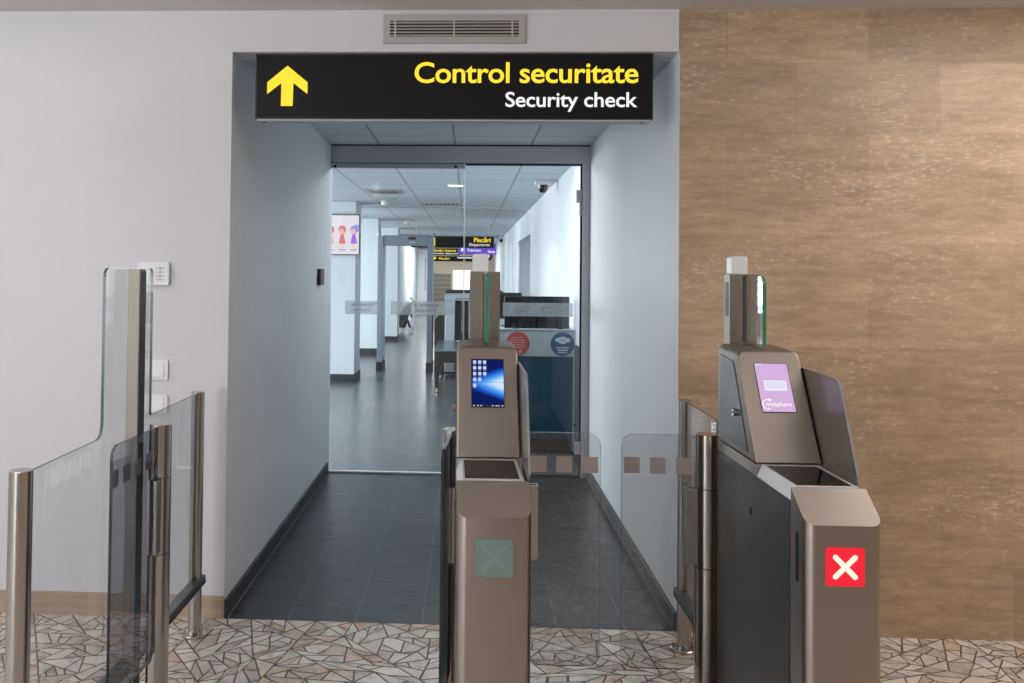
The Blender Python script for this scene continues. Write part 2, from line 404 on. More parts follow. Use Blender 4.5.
# ---- hall floor of broken marble
def split(poly, out, amax):
    n = len(poly); c = sum((Vector(p) for p in poly), Vector((0,0)))/n
    area = abs(sum(poly[i][0]*poly[(i+1)%n][1]-poly[(i+1)%n][0]*poly[i][1] for i in range(n)))/2
    if area < amax*random.uniform(.45, 1.5): out.append(poly); return
    best = max(range(n), key=lambda i: (Vector(poly[i])-Vector(poly[(i+1)%n])).length)
    i = best; t = random.uniform(.32, .68)
    P = Vector(poly[i]).lerp(Vector(poly[(i+1)%n]), t)
    if n >= 4 and random.random() < .45:            # cut to a far corner
        j = (i+2+random.randrange(max(1, n-2))) % n
        if j in (i, (i+1) % n): j = (i+2) % n
        a = [tuple(P)]; k = (i+1) % n
        while True:
            a.append(poly[k])
            if k == j: break
            k = (k+1) % n
        b = [tuple(P)]; k = j
        while True:
            b.append(poly[k])
            if k == i: break
            k = (k+1) % n
    elif n == 3 and random.random() < .6:
        j = (i+2) % n
        a = [tuple(P), poly[(i+1)%n], poly[j]]; b = [tuple(P), poly[j], poly[i]]
    else:                                           # cut to another edge
        cand = [k for k in range(n) if k != i]
        j = max(cand, key=lambda k: (Vector(poly[k])-Vector(poly[(k+1)%n])).length*random.uniform(.5, 1.2))
        Q = Vector(poly[j]).lerp(Vector(poly[(j+1)%n]), random.uniform(.28, .72))
        a = [tuple(P)]; k = (i+1) % n
        while True:
            a.append(poly[k])
            if k == j: break
            k = (k+1) % n
        a.append(tuple(Q))
        b = [tuple(Q)]; k = (j+1) % n
        while True:
            b.append(poly[k])
            if k == i: break
            k = (k+1) % n
        b.append(tuple(P))
    if len(a) < 3 or len(b) < 3: out.append(poly); return
    split(a, out, amax); split(b, out, amax)

def inset(poly, d):
    n = len(poly); res = []
    ar = sum(poly[i][0]*poly[(i+1)%n][1]-poly[(i+1)%n][0]*poly[i][1] for i in range(n))
    if ar < 0: poly = poly[::-1]
    for i in range(n):
        p0, p1, p2 = Vector(poly[i-1]), Vector(poly[i]), Vector(poly[(i+1)%n])
        e0 = (p1-p0); e1 = (p2-p1)
        if e0.length < 1e-6 or e1.length < 1e-6: return None
        e0.normalize(); e1.normalize()
        n0 = Vector((-e0.y, e0.x)); n1 = Vector((-e1.y, e1.x)); k = 1+n0.dot(n1)
        if k < .12: return None
        res.append(tuple(p1+(n0+n1)*(d/k)))
    a2 = sum(res[i][0]*res[(i+1)%n][1]-res[(i+1)%n][0]*res[i][1] for i in range(n))
    return res if a2 > .0004 else None
shards = []
split([(HX0,-2.0),(HX1,-2.0),(HX1,Y0),(HX0,Y0)], shards, .0072)
fl = MB()
fl.box(HX0, HX1, HY, Y0, -.1, -.0015, M['grout'])
for q in shards:
    r = inset(q, .0036)
    if not r:
        c_ = sum((Vector(p) for p in q), Vector((0,0)))/len(q); r = [tuple(c_+(Vector(p)-c_)*.86) for p in q]
    if r: fl.add([(x,y,0) for x, y in r], [tuple(range(len(r)))], M['stone%d' % random.choices(range(8), (5,5,4,3,2,3,5,1))[0]])
fl.box(HX0, HX1, HY, -2.0, -.0015, 0, M['stone1'])
struct('floor', fl, smooth=False)
cf = MB().box(XL, XR, Y0, Y1+.1, -.1, 0, M['dtile']); struct('floor_corridor', cf, smooth=False)
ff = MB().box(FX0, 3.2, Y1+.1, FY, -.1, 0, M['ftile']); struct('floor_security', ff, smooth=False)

# ---- hall walls, ceiling
struct('wall_front_left', MB().box(HX0, XL, Y0, Y0+.3, 0, ZC, M['wall']), smooth=False)
struct('wall_front_top', MB().box(XL, XR, Y0, Y0+.16, ZK+.006, ZC, M['wall']), smooth=False)
struct('wall_front_right', MB().box(XR+.002, HX1, Y0-.004, Y0+.3, 0, ZC, M['trav']), smooth=False)
struct('ceiling', MB().box(HX0, HX1, HY, Y0+.3, ZC, ZC+.1, M['ceil']), smooth=False)
struct('baseboard_front_left', MB().box(HX0, XL-.004, Y0-.012, Y0, 0, .102, M['skirt']), smooth=False)
# hall left wall with two big window openings, right wall, rear wall with glazing
lw = MB()
for a, b in ((HY,-4.6),(-1.2,-.6),(3.0,Y0)): lw.box(HX0-.2, HX0, a, b, 0, ZC, M['wall'])
for a, b in ((-4.6,-1.2),(-.6,3.0)): lw.box(HX0-.2, HX0, a, b, 0, .7, M['wall']); lw.box(HX0-.2, HX0, a, b, 2.6, ZC, M['wall'])
struct('wall_hall_left', lw, smooth=False)
struct('wall_hall_right', MB().box(HX1, HX1+.2, HY, Y0, 0, ZC, M['trav']), smooth=False)
rw = MB().box(-3.3, HX1, HY-.2, HY, 0, ZC, M['hallrear']).box(HX0, -3.3, HY-.2, HY, 2.5, ZC, M['hallrear']).box(HX0, -3.3, HY-.2, HY, 0, .3, M['hallrear'])
struct('wall_hall_rear', rw, smooth=False)

# ---- corridor
struct('wall_corridor_left', MB().box(XL-.2, XL, Y0+.3, Y1+.1, 0, ZC, M['cwall']).box(XL-.01, XL+.0005, Y0+.0005, Y0+.3, 0, ZK, M['cwall']), smooth=False)
struct('wall_corridor_right', MB().box(XR, XR+.2, Y0+.3, 13.7, 0, ZC, M['cwall']).box(XR-.0005, XR+.002, Y0-.002, Y0+.3, 0, ZK+.006, M['cwall']), smooth=False)
struct('ceiling_corridor', MB().box(XL, XR, Y0+.16, Y1+.1, ZK, ZK+.1, M['ctile']), smooth=False)
for nm, x, d, a, b in (('baseboard_corridor_left', XL, 1, Y0, Y1), ('baseboard_corridor_right', XR, -1, Y0, Y1)):
    b_ = MB()
    b_.prism([(x, 0), (x+d*.013, 0), (x+d*.013, .078), (x+d*.009, .083), (x, .083)], 'y', a, b, M['base_dark'])
    b_.prism([(x+d*.0125, 0), (x+d*.017, 0), (x+d*.017, .003), (x+d*.0125, .003)], 'y', a, b, M['base_line'])
    struct(nm, b_, smooth=False)

# ---- glass doors
df = MB().box(XL, XR, Y1, Y1+.08, 2.462, ZK, M['alu']).box(XL, XR, Y1-.002, Y1, 2.595, ZK, M['gap'])
df.box(.886, XR, Y1, Y1+.08, 0, 2.462, M['alu'])
df.box(XL, -.04, Y1+.01, Y1+.07, 2.4585, 2.462, M['gap'])
struct('trim_1', df, smooth=False)

def band(parent, x0, x1, y, z0=1.255, z1=1.362):
    return obj('frosted_band', MB().box(x0, x1, y-.0012, y-.0002, z0, z1, M['frost']), parent, smooth=False)
d1 = struct('door_1', MB().box(XL+.006, -.047, Y1+.034, Y1+.046, .012, 2.422, M['doorglass']), smooth=False)
rl = MB().box(XL+.003, -.04, Y1+.02, Y1+.06, 2.422, 2.4575, M['alu'])
for x in (-1.075, -.115): rl.cyl((x, Y1+.017, 2.434), .012, .003, M['gap'], 'y', 14)
obj('clamp_rail', rl, d1, smooth=False)
obj('floor_strip', MB().box(XL+.003, -.04, Y1+.02, Y1+.06, 0.001, .012, M['plastic_w']), d1, smooth=False)
YG = Y1+.034
b1 = band(d1, -.985, -.70, YG); b2 = band(d1, -.62, -.11, YG)
def film_text(body, mat, x0, x1, z0, z1, par):
    l_ = MB(); text_fit(l_, body, mat, x0, x1, z0, z1, YG-.0016, .01); obj('lettering', l_, par, smooth=False)
film_text('BUCHAREST', M['frostw'], -.93, -.745, 1.318, 1.344, b1); film_text('AIRPORTS', M['frostw'], -.93, -.775, 1.276, 1.302, b1)
film_text('BUCHAREST', M['frostt'], -.43, -.225, 1.318, 1.344, b2); film_text('AIRPORTS', M['frostt'], -.43, -.262, 1.276, 1.302, b2)
d2 = struct('door_2', MB().box(-.035, .872, Y1+.034, Y1+.046, .012, 2.448, M['doorglass'], ), smooth=False)
obj('door_frame', MB().box(-.035, .884, Y1+.025, Y1+.055, 2.448, 2.460, M['gap']).box(.872, .884, Y1+.025, Y1+.055, .005, 2.448, M['gap'])
    .box(-.035, .872, Y1+.03, Y1+.05, .003, .012, M['gap']), d2, smooth=False)
hg = MB().box(.838, .884, Y1+.012, Y1+.03, 2.155, 2.255, M['vent']).box(.862, .884, Y1+.012, Y1+.03, 2.05, 2.155, M['vent'])
obj('hinge', hg, d2, bevel=.004)
hg = MB().box(.838, .884, Y1+.012, Y1+.03, .18, .28, M['alu']); obj('hinge', hg, d2, bevel=.004)
obj('glass_joint', MB().box(-.047, -.035, Y1+.036, Y1+.044, .012, 2.44, M['frost']), d2, smooth=False)
b3 = band(d2, .27, .82, YG)
film_text('BUCHAREST', M['frostt'], .36, .49, 1.318, 1.344, b3); film_text('AIRPORTS', M['frostt'], .36, .465, 1.276, 1.302, b3)
film_text('BUCHAREST', M['frostt'], .56, .765, 1.318, 1.344, b3); film_text('AIRPORTS', M['frostt'], .56, .728, 1.276, 1.302, b3)

# ---- overhead sign
t = thing('overhead_sign', 'long black overhead sign reading Control securitate and Security check in the opening', 'sign', (-.087, 4.11, 2.30))
sb = MB().box(-1.007, .834, 4.062, 4.16, 2.306, 2.611, M['signbody'])
sb.box(-1.007, .834, 4.058, 4.062, 2.306, 2.312, M['black']).box(-1.007, .834, 4.058, 4.062, 2.605, 2.611, M['black'])
sb.box(-1.007, -1.0, 4.058, 4.062, 2.312, 2.605, M['black']).box(.827, .834, 4.058, 4.062, 2.312, 2.605, M['black'])
obj('housing', sb, t, smooth=False)
un_ = MB().box(-1.0, .827, 4.064, 4.158, 2.299, 2.306, M['alu'])
for x in (-.97, .79): un_.cyl((x, 4.10, 2.296), .006, .003, M['black'])
obj('underside_profile', un_, t, smooth=False)
ar = [(-.857,2.556),(-.762,2.478),(-.762,2.4226),(-.8285,2.475),(-.831,2.367),(-.8865,2.367),(-.885,2.475),(-.952,2.4226),(-.952,2.478)]
obj('arrow', MB().prism(ar, 'y', 4.0605, 4.062, M['yellow']), t, smooth=False)
l1 = MB(); text_fit(l1, 'Control securitate', M['yellow'], -.262, .768, 2.474, 2.573, 4.0612, .015, .97)
obj('lettering', l1, t, smooth=False)['label'] = 'yellow lettering Control securitate'
l2 = MB(); text_fit(l2, 'Security check', M['white_e'], .160, .764, 2.342, 2.434, 4.0612, .013, .98)
obj('lettering', l2, t, smooth=False)['label'] = 'white lettering Security check'

# ---- air vent on the lintel
t = thing('air_vent', 'grey slotted air vent on the white wall above the black overhead sign', 'vent', (-.079, 4.02, 2.64))
x0, x1, z0, z1 = -.405, .247, 2.648, 2.782
fr = MB()
fr.box(x0, x1, Y0-.014, Y0, z0, z0+.03, M['vent']).box(x0, x1, Y0-.014, Y0, z1-.03, z1, M['vent'])
fr.box(x0, x0+.03, Y0-.014, Y0, z0+.03, z1-.03, M['vent']).box(x1-.03, x1, Y0-.014, Y0, z0+.03, z1-.03, M['vent'])
obj('frame', fr, t, smooth=False)
obj('backing', MB().box(x0+.03, x1-.03, Y0-.003, Y0, z0+.03, z1-.03, M['gap']), t, smooth=False)
for k in range(5):
    z = z0+.033+k*.0146
    obj('slat', MB().prism([(Y0-.013, z), (Y0-.013, z+.003), (Y0-.004, z+.0105), (Y0-.004, z+.0075)], 'x', x0+.03, x1-.03, M['slat']), t, smooth=False)
for x in (x0+.055, (x0+x1)/2, x1-.06):
    obj('mullion', MB().box(x-.004, x+.004, Y0-.0145, Y0-.0135, z0+.03, z1-.03, M['slat']), t, smooth=False)

# ---- wall fittings on the left wall
t = thing('wall_control', 'white double wall control box high on the left wall beside the tall glass', 'control box', (-1.455, Y0, 1.525))
obj('housing', MB().prism(rect(-1.529, -1.386, 1.526, 1.631, .008), 'y', Y0-.022, Y0, M['plastic_w']), t)
obj('dial', MB().cyl((-1.49, Y0-.03, 1.578), .024, .008, M['plastic_w'], 'y', 24), t)
cb = MB()
for z in (1.548, 1.565, 1.582, 1.600): cb.box(-1.447, -1.405, Y0-.024, Y0-.022, z, z+.005, M['plastic_g'])
cb.box(-1.428, -1.424, Y0-.025, Y0-.022, 1.545, 1.61, M['plastic_g'])
obj('button_panel', cb, t, smooth=False)
for i, (z0, z1) in enumerate(((1.088,1.181),(.936,1.019))):
    t = thing('light_switch', ('upper of two white light switches on the left wall, behind glass', 'lower of two white light switches on the left wall, near the guard top')[i], 'light switch', (-1.443, Y0, z0), 'light switches on the left wall')
    obj('plate', MB().prism(rect(-1.502, -1.386, z0, z1, .006), 'y', Y0-.011, Y0, M['plastic_w']), t)
    obj('rocker', MB().prism([(Y0-.011, z0+.014), (Y0-.018, z0+.014), (Y0-.013, z1-.014), (Y0-.011, z1-.014)], 'x', -1.464, -1.405, M['plastic_w']), t, bevel=.002)
    obj('rocker', MB().prism([(Y0-.011, z0+.014), (Y0-.018, z0+.014), (Y0-.013, z1-.014), (Y0-.011, z1-.014)], 'x', -1.494, -1.467, M['plastic_w']), t, bevel=.002)
t = thing('card_reader', 'small black card reader on the left corridor wall before the doors', 'card reader', (XL, 6.47, 1.49))
obj('housing', MB().prism(rect(6.39, 6.55, 1.492, 1.612, .012), 'x', XL, XL+.025, M['black']), t, bevel=.003)
obj('status_light', MB().box(XL+.025, XL+.0265, 6.45, 6.49, 1.57, 1.585, M['red_e']), t, smooth=False)

# ------------------------------------------------------------------ the gates
BW = .0945
F0 = Vector((0, 2.585, 1.056)); F1 = Vector((0, 2.772, 1.366)); FU = (F1-F0).normalized(); FN = Vector((0, -FU.z, FU.y))
def bevel_mesh(mb, pick, off, seg, mats):
    """bevel only picked edges of a builder's mesh; returns a new builder"""
    bm = bmesh.new(); vs = [bm.verts.new(p) for p in mb.v]
    for f, k in zip(mb.f, mb.m):
        q = bm.faces.new([vs[i] for i in f]); q.material_index = k
    bmesh.ops.remove_doubles(bm, verts=bm.verts[:], dist=1e-6)
    es = [e for e in bm.edges if pick(e.verts[0].co, e.verts[1].co)]
    bmesh.ops.bevel(bm, geom=es, offset=off, segments=seg, profile=.5, affect='EDGES')
    bmesh.ops.recalc_face_normals(bm, faces=bm.faces[:])
    bm.verts.index_update()
    r = MB(); r.mats = list(mats); r.v = [v.co[:] for v in bm.verts]
    r.f = [[v.index for v in f.verts] for f in bm.faces]; r.m = [f.material_index for f in bm.faces]
    bm.free(); return r

def gate_cabinet(cx, kind, label):
    t = thing('gate_cabinet', label, 'gate cabinet', (cx, 2.6, 0), 'passport reader gate cabinets')
    eq = lambda a, b: abs(a-b) < 1e-4
    # rear body, stepped up under the head
    b = MB().prism([(2.323,0),(2.97,0),(2.97,1.055),(2.588,1.055),(2.588,1.021),(2.323,1.021)], 'x', cx-BW, cx+BW, M['steel'])
    obj('body', b, t, angle=25)
    # front column with rounded vertical corners and sloping top
    f = MB().prism([(2.22,0),(2.319,0),(2.319,1.0545),(2.22,.986)], 'x', cx-BW, cx+BW, M['steel'])
    f = bevel_mesh(f, lambda p, q: eq(p.y,2.22) and eq(q.y,2.22) and eq(p.x,q.x), .026, 6, f.mats)
    obj('front_panel', f, t, angle=32)
    for sx in (-1, 1):
        a = cx+sx*(BW+.0004); c = cx+sx*(BW+.002)
        obj('side_panel', MB().prism([(2.328,.02),(2.962,.02),(2.962,1.022),(2.328,1.022)], 'x', min(a,c), max(a,c), M['dsteel']), t, smooth=False)
    obj('plinth', MB().box(cx-BW-.003, cx+BW+.003, 2.2165, 2.975, 0, .012, M['black']), t, smooth=False)
    # screw on the side
    obj('screw_cap', MB().cyl((cx-BW-.0035, 2.627, .911), .012, .0016, M['black'], 'x', 16), t)
    obj('card_slot', MB().prism(rounded([(2.266,.828),(2.286,.828),(2.286,.955),(2.266,.955)], .0098, 6), 'x', cx-BW-.0012, cx-BW+.0002, M['black']), t)
    # head
    h = MB().prism([(2.587,1.0565),(2.967,1.0565),(2.967,1.372),(2.772,1.366)], 'x', cx-BW, cx+BW, M['steelh'])
    h = bevel_mesh(h, lambda p, q: eq(p.x,q.x) and min(p.z,q.z) > 1.3, .022, 5, h.mats)
    hd = obj('head', h, t, bevel=.006, seg=2, angle=35)
    sd = obj('service_door', MB().prism([(2.93,1.338),(2.80,1.330),(2.655,1.075),(2.945,1.075)], 'x', cx-BW-.0025, cx-BW, M['dsteel']), t, bevel=.001)
    obj('lock', MB().cyl((cx-BW-.0135, 2.763, 1.176), .011, .011, M['steelp'], 'x', 20).cyl((cx-BW-.0145, 2.763, 1.176), .005, .001, M['black'], 'x', 12), sd)
    # display on the sloping face
    def fp(x, s, hgt=0.0): return tuple(F0+FU*s+FN*hgt+Vector((cx+x, 0, 0)))
    def quad(mb, x0, x1, s0, s1, hgt, mat, r=0):
        pl = rect(x0, x1, s0, s1, r)
        mb.add([fp(x, s, hgt) for x, s in pl], [tuple(range(len(pl)))], mat)
    d = MB()
    bz = [(x, s) for x, s in rect(-.0505, .0505, .159, .320)]
    d.add([fp(x, s, .0002) for x, s in bz]+[fp(x, s, .0012) for x, s in bz], [(4,5,6,7),(0,1,5,4),(1,2,6,5),(2,3,7,6),(3,0,4,7)], M['gap'])
    X0, X1, S0, S1 = -.0488, .0488, .161, .318
    if kind == 'desktop':
        quad(d, X0, X1, S0, S1, .0015, M['desktop'])
        for r in range(5):
            for c in range(3):
                if (r == 3 and c == 2) or (r == 4 and c > 0): continue
                a = X0+.004+c*.0155; s = S1-.014-r*.0195
                quad(d, a, a+.010, s-.001, s+.010, .0018, M['scr_icon'], .002)
                quad(d, a+.001, a+.009, s-.0045, s-.0025, .0018, M['scr_icon2'])
        quad(d, X0, X1, S0, S0+.0065, .0017, M['gap'])
        for a in (-.045, -.033, -.023, .012, .022, .029, .041): quad(d, a, a+.005, S0+.0015, S0+.005, .0019, M['scr_icon'])
        # wallpaper window bars
        quad(d, -.005, X1, .2398, .2408, .0017, M['scr_line'])
    else:
        quad(d, X0, X1, S0, S1, .0015, M['scr_pink'])
        quad(d, X0+.018, X1-.012, .228, .262, .0018, M['scr_lite'])
        for s in (.253, .246, .239): quad(d, X0+.022, X1-.018, s, s+.0025, .002, M['scr_bar'])
        quad(d, X0+.003, X0+.020, S1-.006, S1-.003, .0018, M['scr_lite'])
        text_fit(d, 'mosphere', M['white_e'], -.036, .040, .1745, .1925, 0, .012, frame=lambda u, w: fp(u, w, .002))
        a_ = [(-.030+.0165*math.cos(t_), .184+.0165*math.sin(t_)) for t_ in [PI*(.35+1.25*k/20) for k in range(21)]]
        b_ = [(-.030+.0135*math.cos(t_), .184+.0135*math.sin(t_)) for t_ in [PI*(.35+1.25*k/20) for k in range(21)]]
        d.add([fp(x, s, .0019) for x, s in a_+b_], [(k, k+1, 22+k, 21+k) for k in range(20)], M['white_e'])
        d.add([fp(x, s, .0019) for x, s in ((-.026,.204),(-.016,.2),(-.023,.192))], [(0,1,2)], M['white_e'])
    disp = obj('display', d, t, smooth=False, uv=lambda p: ((p.x-cx-X0)/(X1-X0), ((Vector((0,p.y,p.z))-F0).dot(FU)-S0)/(S1-S0)))
    disp['label'] = 'lit blue desktop display' if kind == 'desktop' else 'lit lilac display with white logo'
    # document reader: pale chamfered tray with a sunk dark glass
    loops = [(BW, 2.3195, 2.586, 1.0215), (.079, 2.3235, 2.584, 1.056), (.073, 2.337, 2.577, 1.056), (.072, 2.339, 2.575, 1.046)]
    vv = []
    for w, a, c, z in loops: vv += [(cx-w,a,z), (cx+w,a,z), (cx+w,c,z), (cx-w,c,z)]
    rd = MB().add(vv, [(4*k+i, 4*k+(i+1)%4, 4*k+4+(i+1)%4, 4*k+4+i) for k in range(3) for i in range(4)]+[(3,2,1,0),(12,13,14,15)], M['tray'])
    r_ = obj('document_reader', rd, t, smooth=False)
    obj('reader_glass', MB().box(cx-.0715, cx+.0715, 2.3395, 2.5745, 1.0465, 1.0545, M['readerglass']), r_, smooth=False)
    # indicator
    on = kind != 'desktop'
    cz = .886
    mi = MB().prism(rect(cx-.047, cx+.047, cz-.047, cz+.047, .006), 'y', 2.2175, 2.2199, M['red_e'] if on else M['ind_off'])
    ind = obj('indicator_light', mi, t, smooth=False)
    ind['label'] = 'lit red indicator square' if on else 'unlit green grey indicator square'
    xm = MB()
    for k, a in enumerate((PI/4, -PI/4)):
        T = Matrix.Translation((cx, 2.2168+.0001*k, cz)) @ Matrix.Rotation(a, 4, 'Y')
        L = .040 if on else .044
        xm.prism(rect(-L, L, -.0065, .0065, .0062 if on else .002), 'y', 0, .0006, M['redx_e'] if on else M['ind_offx'], T=T)
    obj('cross', xm, ind, smooth=False)
    # side shield
    sp = rounded([(2.79,1.318),(2.49,1.314),(2.358,1.036),(2.45,1.044),(2.60,1.044),(2.79,1.20)], [.01,.05,.03,0,0,0])
    obj('side_shield', MB().prism(sp, 'x', cx+BW+.003, cx+BW+.009, M['shield'], M['shedge']), t, smooth=False)
    obj('shield_gasket', MB().prism([(2.738,1.318),(2.75,1.318),(2.598,1.060),(2.586,1.060)], 'x', cx+BW+.0002, cx+BW+.0028, M['black']), t, smooth=False)
    # sensor column behind the head: two half shells, glass fin between
    for sx, w in ((-1, .0435), (1, .0435)):
        a, c = cx+sx*.0068, cx+sx*.0503
        cm = MB().box(min(a,c), max(a,c), 2.99, 3.055, 0, 1.602, M['steelh'])
        for z in (1.408,): cm.cyl(((a+c)/2, 2.9885, z), .004, .0015, M['steelp'], 'y', 12)
        cl = obj('sensor_column', cm, t, bevel=.003)
        s_ = cx+sx*.0503
        obj('sensor_window', MB().box(min(s_, s_+sx*.0012), max(s_, s_+sx*.0012), 3.005, 3.04, 1.46, 1.575, M['black']), cl, smooth=False)
    obj('glass_fin', MB().prism(rounded([(2.80,1.376),(3.045,1.376),(3.045,1.596),(2.80,1.596)], [0,0,.004,.028]), 'x', cx-.006, cx+.006, M['glass'], M['edge']), t, smooth=False)
    t.rotation_euler = (0, 0, .018 if kind == 'desktop' else .008)
    obj('beacon', MB().prism(rounded([(cx-.043,1.6025),(cx+.010,1.6025),(cx+.010,1.662),(cx-.043,1.662)], [0,0,.008,.008]), 'y', 2.994, 3.05, M['beacon']), t, bevel=.003)
    return t
CXC, CXR = .062, .925
gate_cabinet(CXC, 'desktop', 'steel gate cabinet with blue desktop screen and dark cross square, standing mid passage')
gate_cabinet(CXR, 'lilac', 'steel gate cabinet with lilac screen and lit red cross beside the stone wall')

def post_flange(mb, x, y, r=.055):
    mb.lathe((x, y, 0), [(r,0),(r,.010),(r-.003,.013),(.031,.013),(.031,.015)], M['steelp'], 28)
    for k in range(3):
        a = k*2*PI/3+.5; mb.cyl((x+.043*math.cos(a), y+.043*math.sin(a), .013), .007, .008, M['steelp'], 'z', 6)

def swing_barrier(px, py, ang, L, mat, label, sticky=True):
    """post with a turning sleeve and a clamped glass flap; ang 0 = flap towards +x"""
    t = thing('swing_barrier', label, 'barrier', (px, py, 0), 'swing barriers of the gates')
    R = .038
    obj('post', MB().cyl((px,py,0), R, .6155, M['steelp'], seg=36), t)
    sl = obj('hinge_sleeve', MB().cyl((px,py,.6185), R, .2605, M['steelp'], seg=36), t)
    for z in (.6155, .879): obj('joint_ring', MB().cyl((px,py,z), R-.002, .003, M['black'], seg=30), t)
    obj('post_cap', MB().cyl((px,py,.882), R, .1795, M['steelp'], seg=36, cap=.002), t)
    T = Matrix.Translation((px,py,0)) @ Matrix.Rotation(ang, 4, 'Z')
    for s in (-1, 1):
        a, b = s*.0058, s*.0185
        obj('glass_clamp', MB().box(R-.004, R+.034, min(a,b), max(a,b), .628, .878, M['steelp'], T), t, bevel=.001)
    fl_ = obj('glass_flap', MB().prism(rounded([(R+.003,.27),(L,.27),(L,1.056),(R+.003,1.056)], [.045,.045,.04,.004]), 'y', -.005, .005, mat, M['edged'], T=T), t, smooth=False)
    for k in range(4 if L > .3 else 3):
        a = L-.063-k*.087
        if a < R+.003: continue
        obj('square_marker', MB().box(a, a+.054, -.0056, -.0051, .922, .977, M['stick'], T), fl_, smooth=False)
    return t
swing_barrier(-1.067, 3.03, -PI/2-.04, .385, M['flapdark'], 'open glass swing barrier on the round post beside the left glass guard')
swing_barrier(CXC-.113, 3.03, -PI/2-.07, .345, M['flapdark'], 'open dark glass swing barrier seen edge on, left of the middle cabinet')
swing_barrier(CXC+.108, 3.03, 0, .282, M['flap'], 'closed clear glass swing barrier right of the middle cabinet')
swing_barrier(.808, 3.03, PI, .285, M['flap'], 'closed clear glass swing barrier on the post left of the red lit cabinet')

# ---- left glass guard
GX = -1.185
t = thing('glass_guard', 'left glass guard with two steel posts and a tall raised glass section', 'glass guard', (GX, 3.06, 0), 'glass guards of the gates')
for y, r in ((2.30,.0305),(3.83,.0285)):
    m_ = MB().cyl((GX,y,0), r, 1.0615, M['steelp'], seg=36, cap=.002); post_flange(m_, GX, y); obj('post', m_, t)
sh = rounded([(2.334,.236),(2.334,1.045),(2.775,1.050),(2.815,1.10),(2.815,1.602),(3.246,1.602),(3.246,1.050),(3.797,1.055),(3.797,.236)],
             [0,0,.03,.02,.028,.02,.006,0,0])
# re-shape: inner fillet between slope and tall edge
sh = [(2.334,.236),(2.334,1.048)]+[(2.77,1.050),(2.788,1.053),(2.801,1.062),(2.810,1.076),(2.814,1.096)]+rounded([(2.814,1.2),(2.815,1.602),(3.244,1.602),(3.246,1.2)], [0,.03,.022,0])+[(3.246,1.062),(3.250,1.054),(3.258,1.052),(3.797,1.056),(3.797,.236)]
obj('glass_panel', MB().prism(sh, 'x', GX-.005, GX+.005, M['glass'], M['edged']), t, smooth=False)
obj('bottom_rail', MB().box(GX-.008, GX+.034, 2.333, 3.87, .232, .252, M['dsteel']).box(GX-.009, GX+.035, 2.333, 3.872, .216, .232, M['black']), t, smooth=False)
cl = obj('sensor_column', MB().box(GX+.007, GX+.05, 2.995, 3.05, 0, 1.598, M['steelh']), t, bevel=.003)
obj('sensor_window', MB().box(GX+.05, GX+.0515, 2.998, 3.047, .02, 1.59, M['black']), cl, smooth=False)
# ---- right glass guard behind the red lit cabinet
GR = .9275
t = thing('glass_guard', 'right glass guard with one steel post behind the red lit cabinet', 'glass guard', (GR, 3.5, 0), 'glass guards of the gates')
m_ = MB().cyl((GR,3.83,0), .0285, 1.0615, M['steelp'], seg=36, cap=.002); post_flange(m_, GR, 3.83); obj('post', m_, t)
obj('glass_panel', MB().prism([(3.075,.236),(3.797,.236),(3.797,1.058),(3.075,1.058)], 'x', GR-.005, GR+.005, M['glass'], M['edged']), t, smooth=False)
obj('bottom_rail', MB().box(GR-.034, GR+.008, 3.07, 3.87, .232, .252, M['dsteel']).box(GR-.035, GR+.009, 3.07, 3.872, .216, .232, M['black']), t, smooth=False)
for z in (.45, .72): obj('glass_clip', MB().box(GR-.012, GR+.012, 3.775, 3.805, z, z+.05, M['steelp']), t, bevel=.003)
obj('glass_clip', MB().box(GR-.014, GR+.014, 3.30, 3.37, .985, 1.05, M['steelp']), t, bevel=.003)

# ------------------------------------------------------------------ the security room behind the doors
W = M['fwall']
struct('ceiling_security', MB().box(FX0, 3.2, Y1+.1, FY, 2.6, 2.7, M['ctile']), smooth=False)
struct('trim_2', MB().box(-2.9, FX1, 13.55, 13.62, 2.582, 2.6, M['ceil']), smooth=False)
struct('wall_security_entrance', MB().box(FX0, XL-.2, Y1, Y1+.1, 0, 2.7, W), smooth=False)
wl = MB()
segs = [(Y1+.1, 8.0), (11.5, 12.5), (16.0, 17.0), (20.5, 21.5), (25.0, FY)]
for a, b in segs: wl.box(FX0-.2, FX0, a, b, 0, 2.7, W)
for (a, b), (c, d) in zip(segs[:-1], segs[1:]): wl.box(FX0-.2, FX0, b, c, 0, .5, W); wl.box(FX0-.2, FX0, b, c, 2.5, 2.7, W)
struct('wall_security_left', wl, smooth=False)
rw = MB().box(FX1, FX1+.2, 19.3, FY, 0, 2.7, W).box(FX1, FX1+.2, 13.7, 19.3, 2.2, 2.7, W)
rw.box(3.0, 3.2, 13.5, 19.5, 0, 2.7, M['cwall']).box(FX1+.2, 3.2, 19.3, 19.5, 0, 2.7, M['cwall']).box(FX1+.2, 3.2, 13.5, 13.7, 0, 2.7, W)
struct('wall_security_right', rw, smooth=False)
struct('wall_alcove_side', MB().box(FX1+.0, FX1+.03, 17.2, 19.3, 0, 2.2, M['cwall']), smooth=False)
ew = MB().box(FX0, 3.2, FY, FY+.2, 0, 2.7, M['tan'])
struct('wall_security_end', ew, smooth=False)
struct('wall_security_mid', MB().box(-3.4, -1.74, 16.7, 17.3, 0, 2.6, W), smooth=False)
struct('wall_far_left', MB().box(-2.2, -1.95, 23.6, FY, 0, 2.6, W), smooth=False)
bb = MB().box(-3.4, -1.732, 16.688, 16.7, 0, .13, M['base_dark']).box(-1.74, -1.728, 16.7, 17.3, 0, .13, M['base_dark'])
struct('baseboard_security_mid', bb, smooth=False)
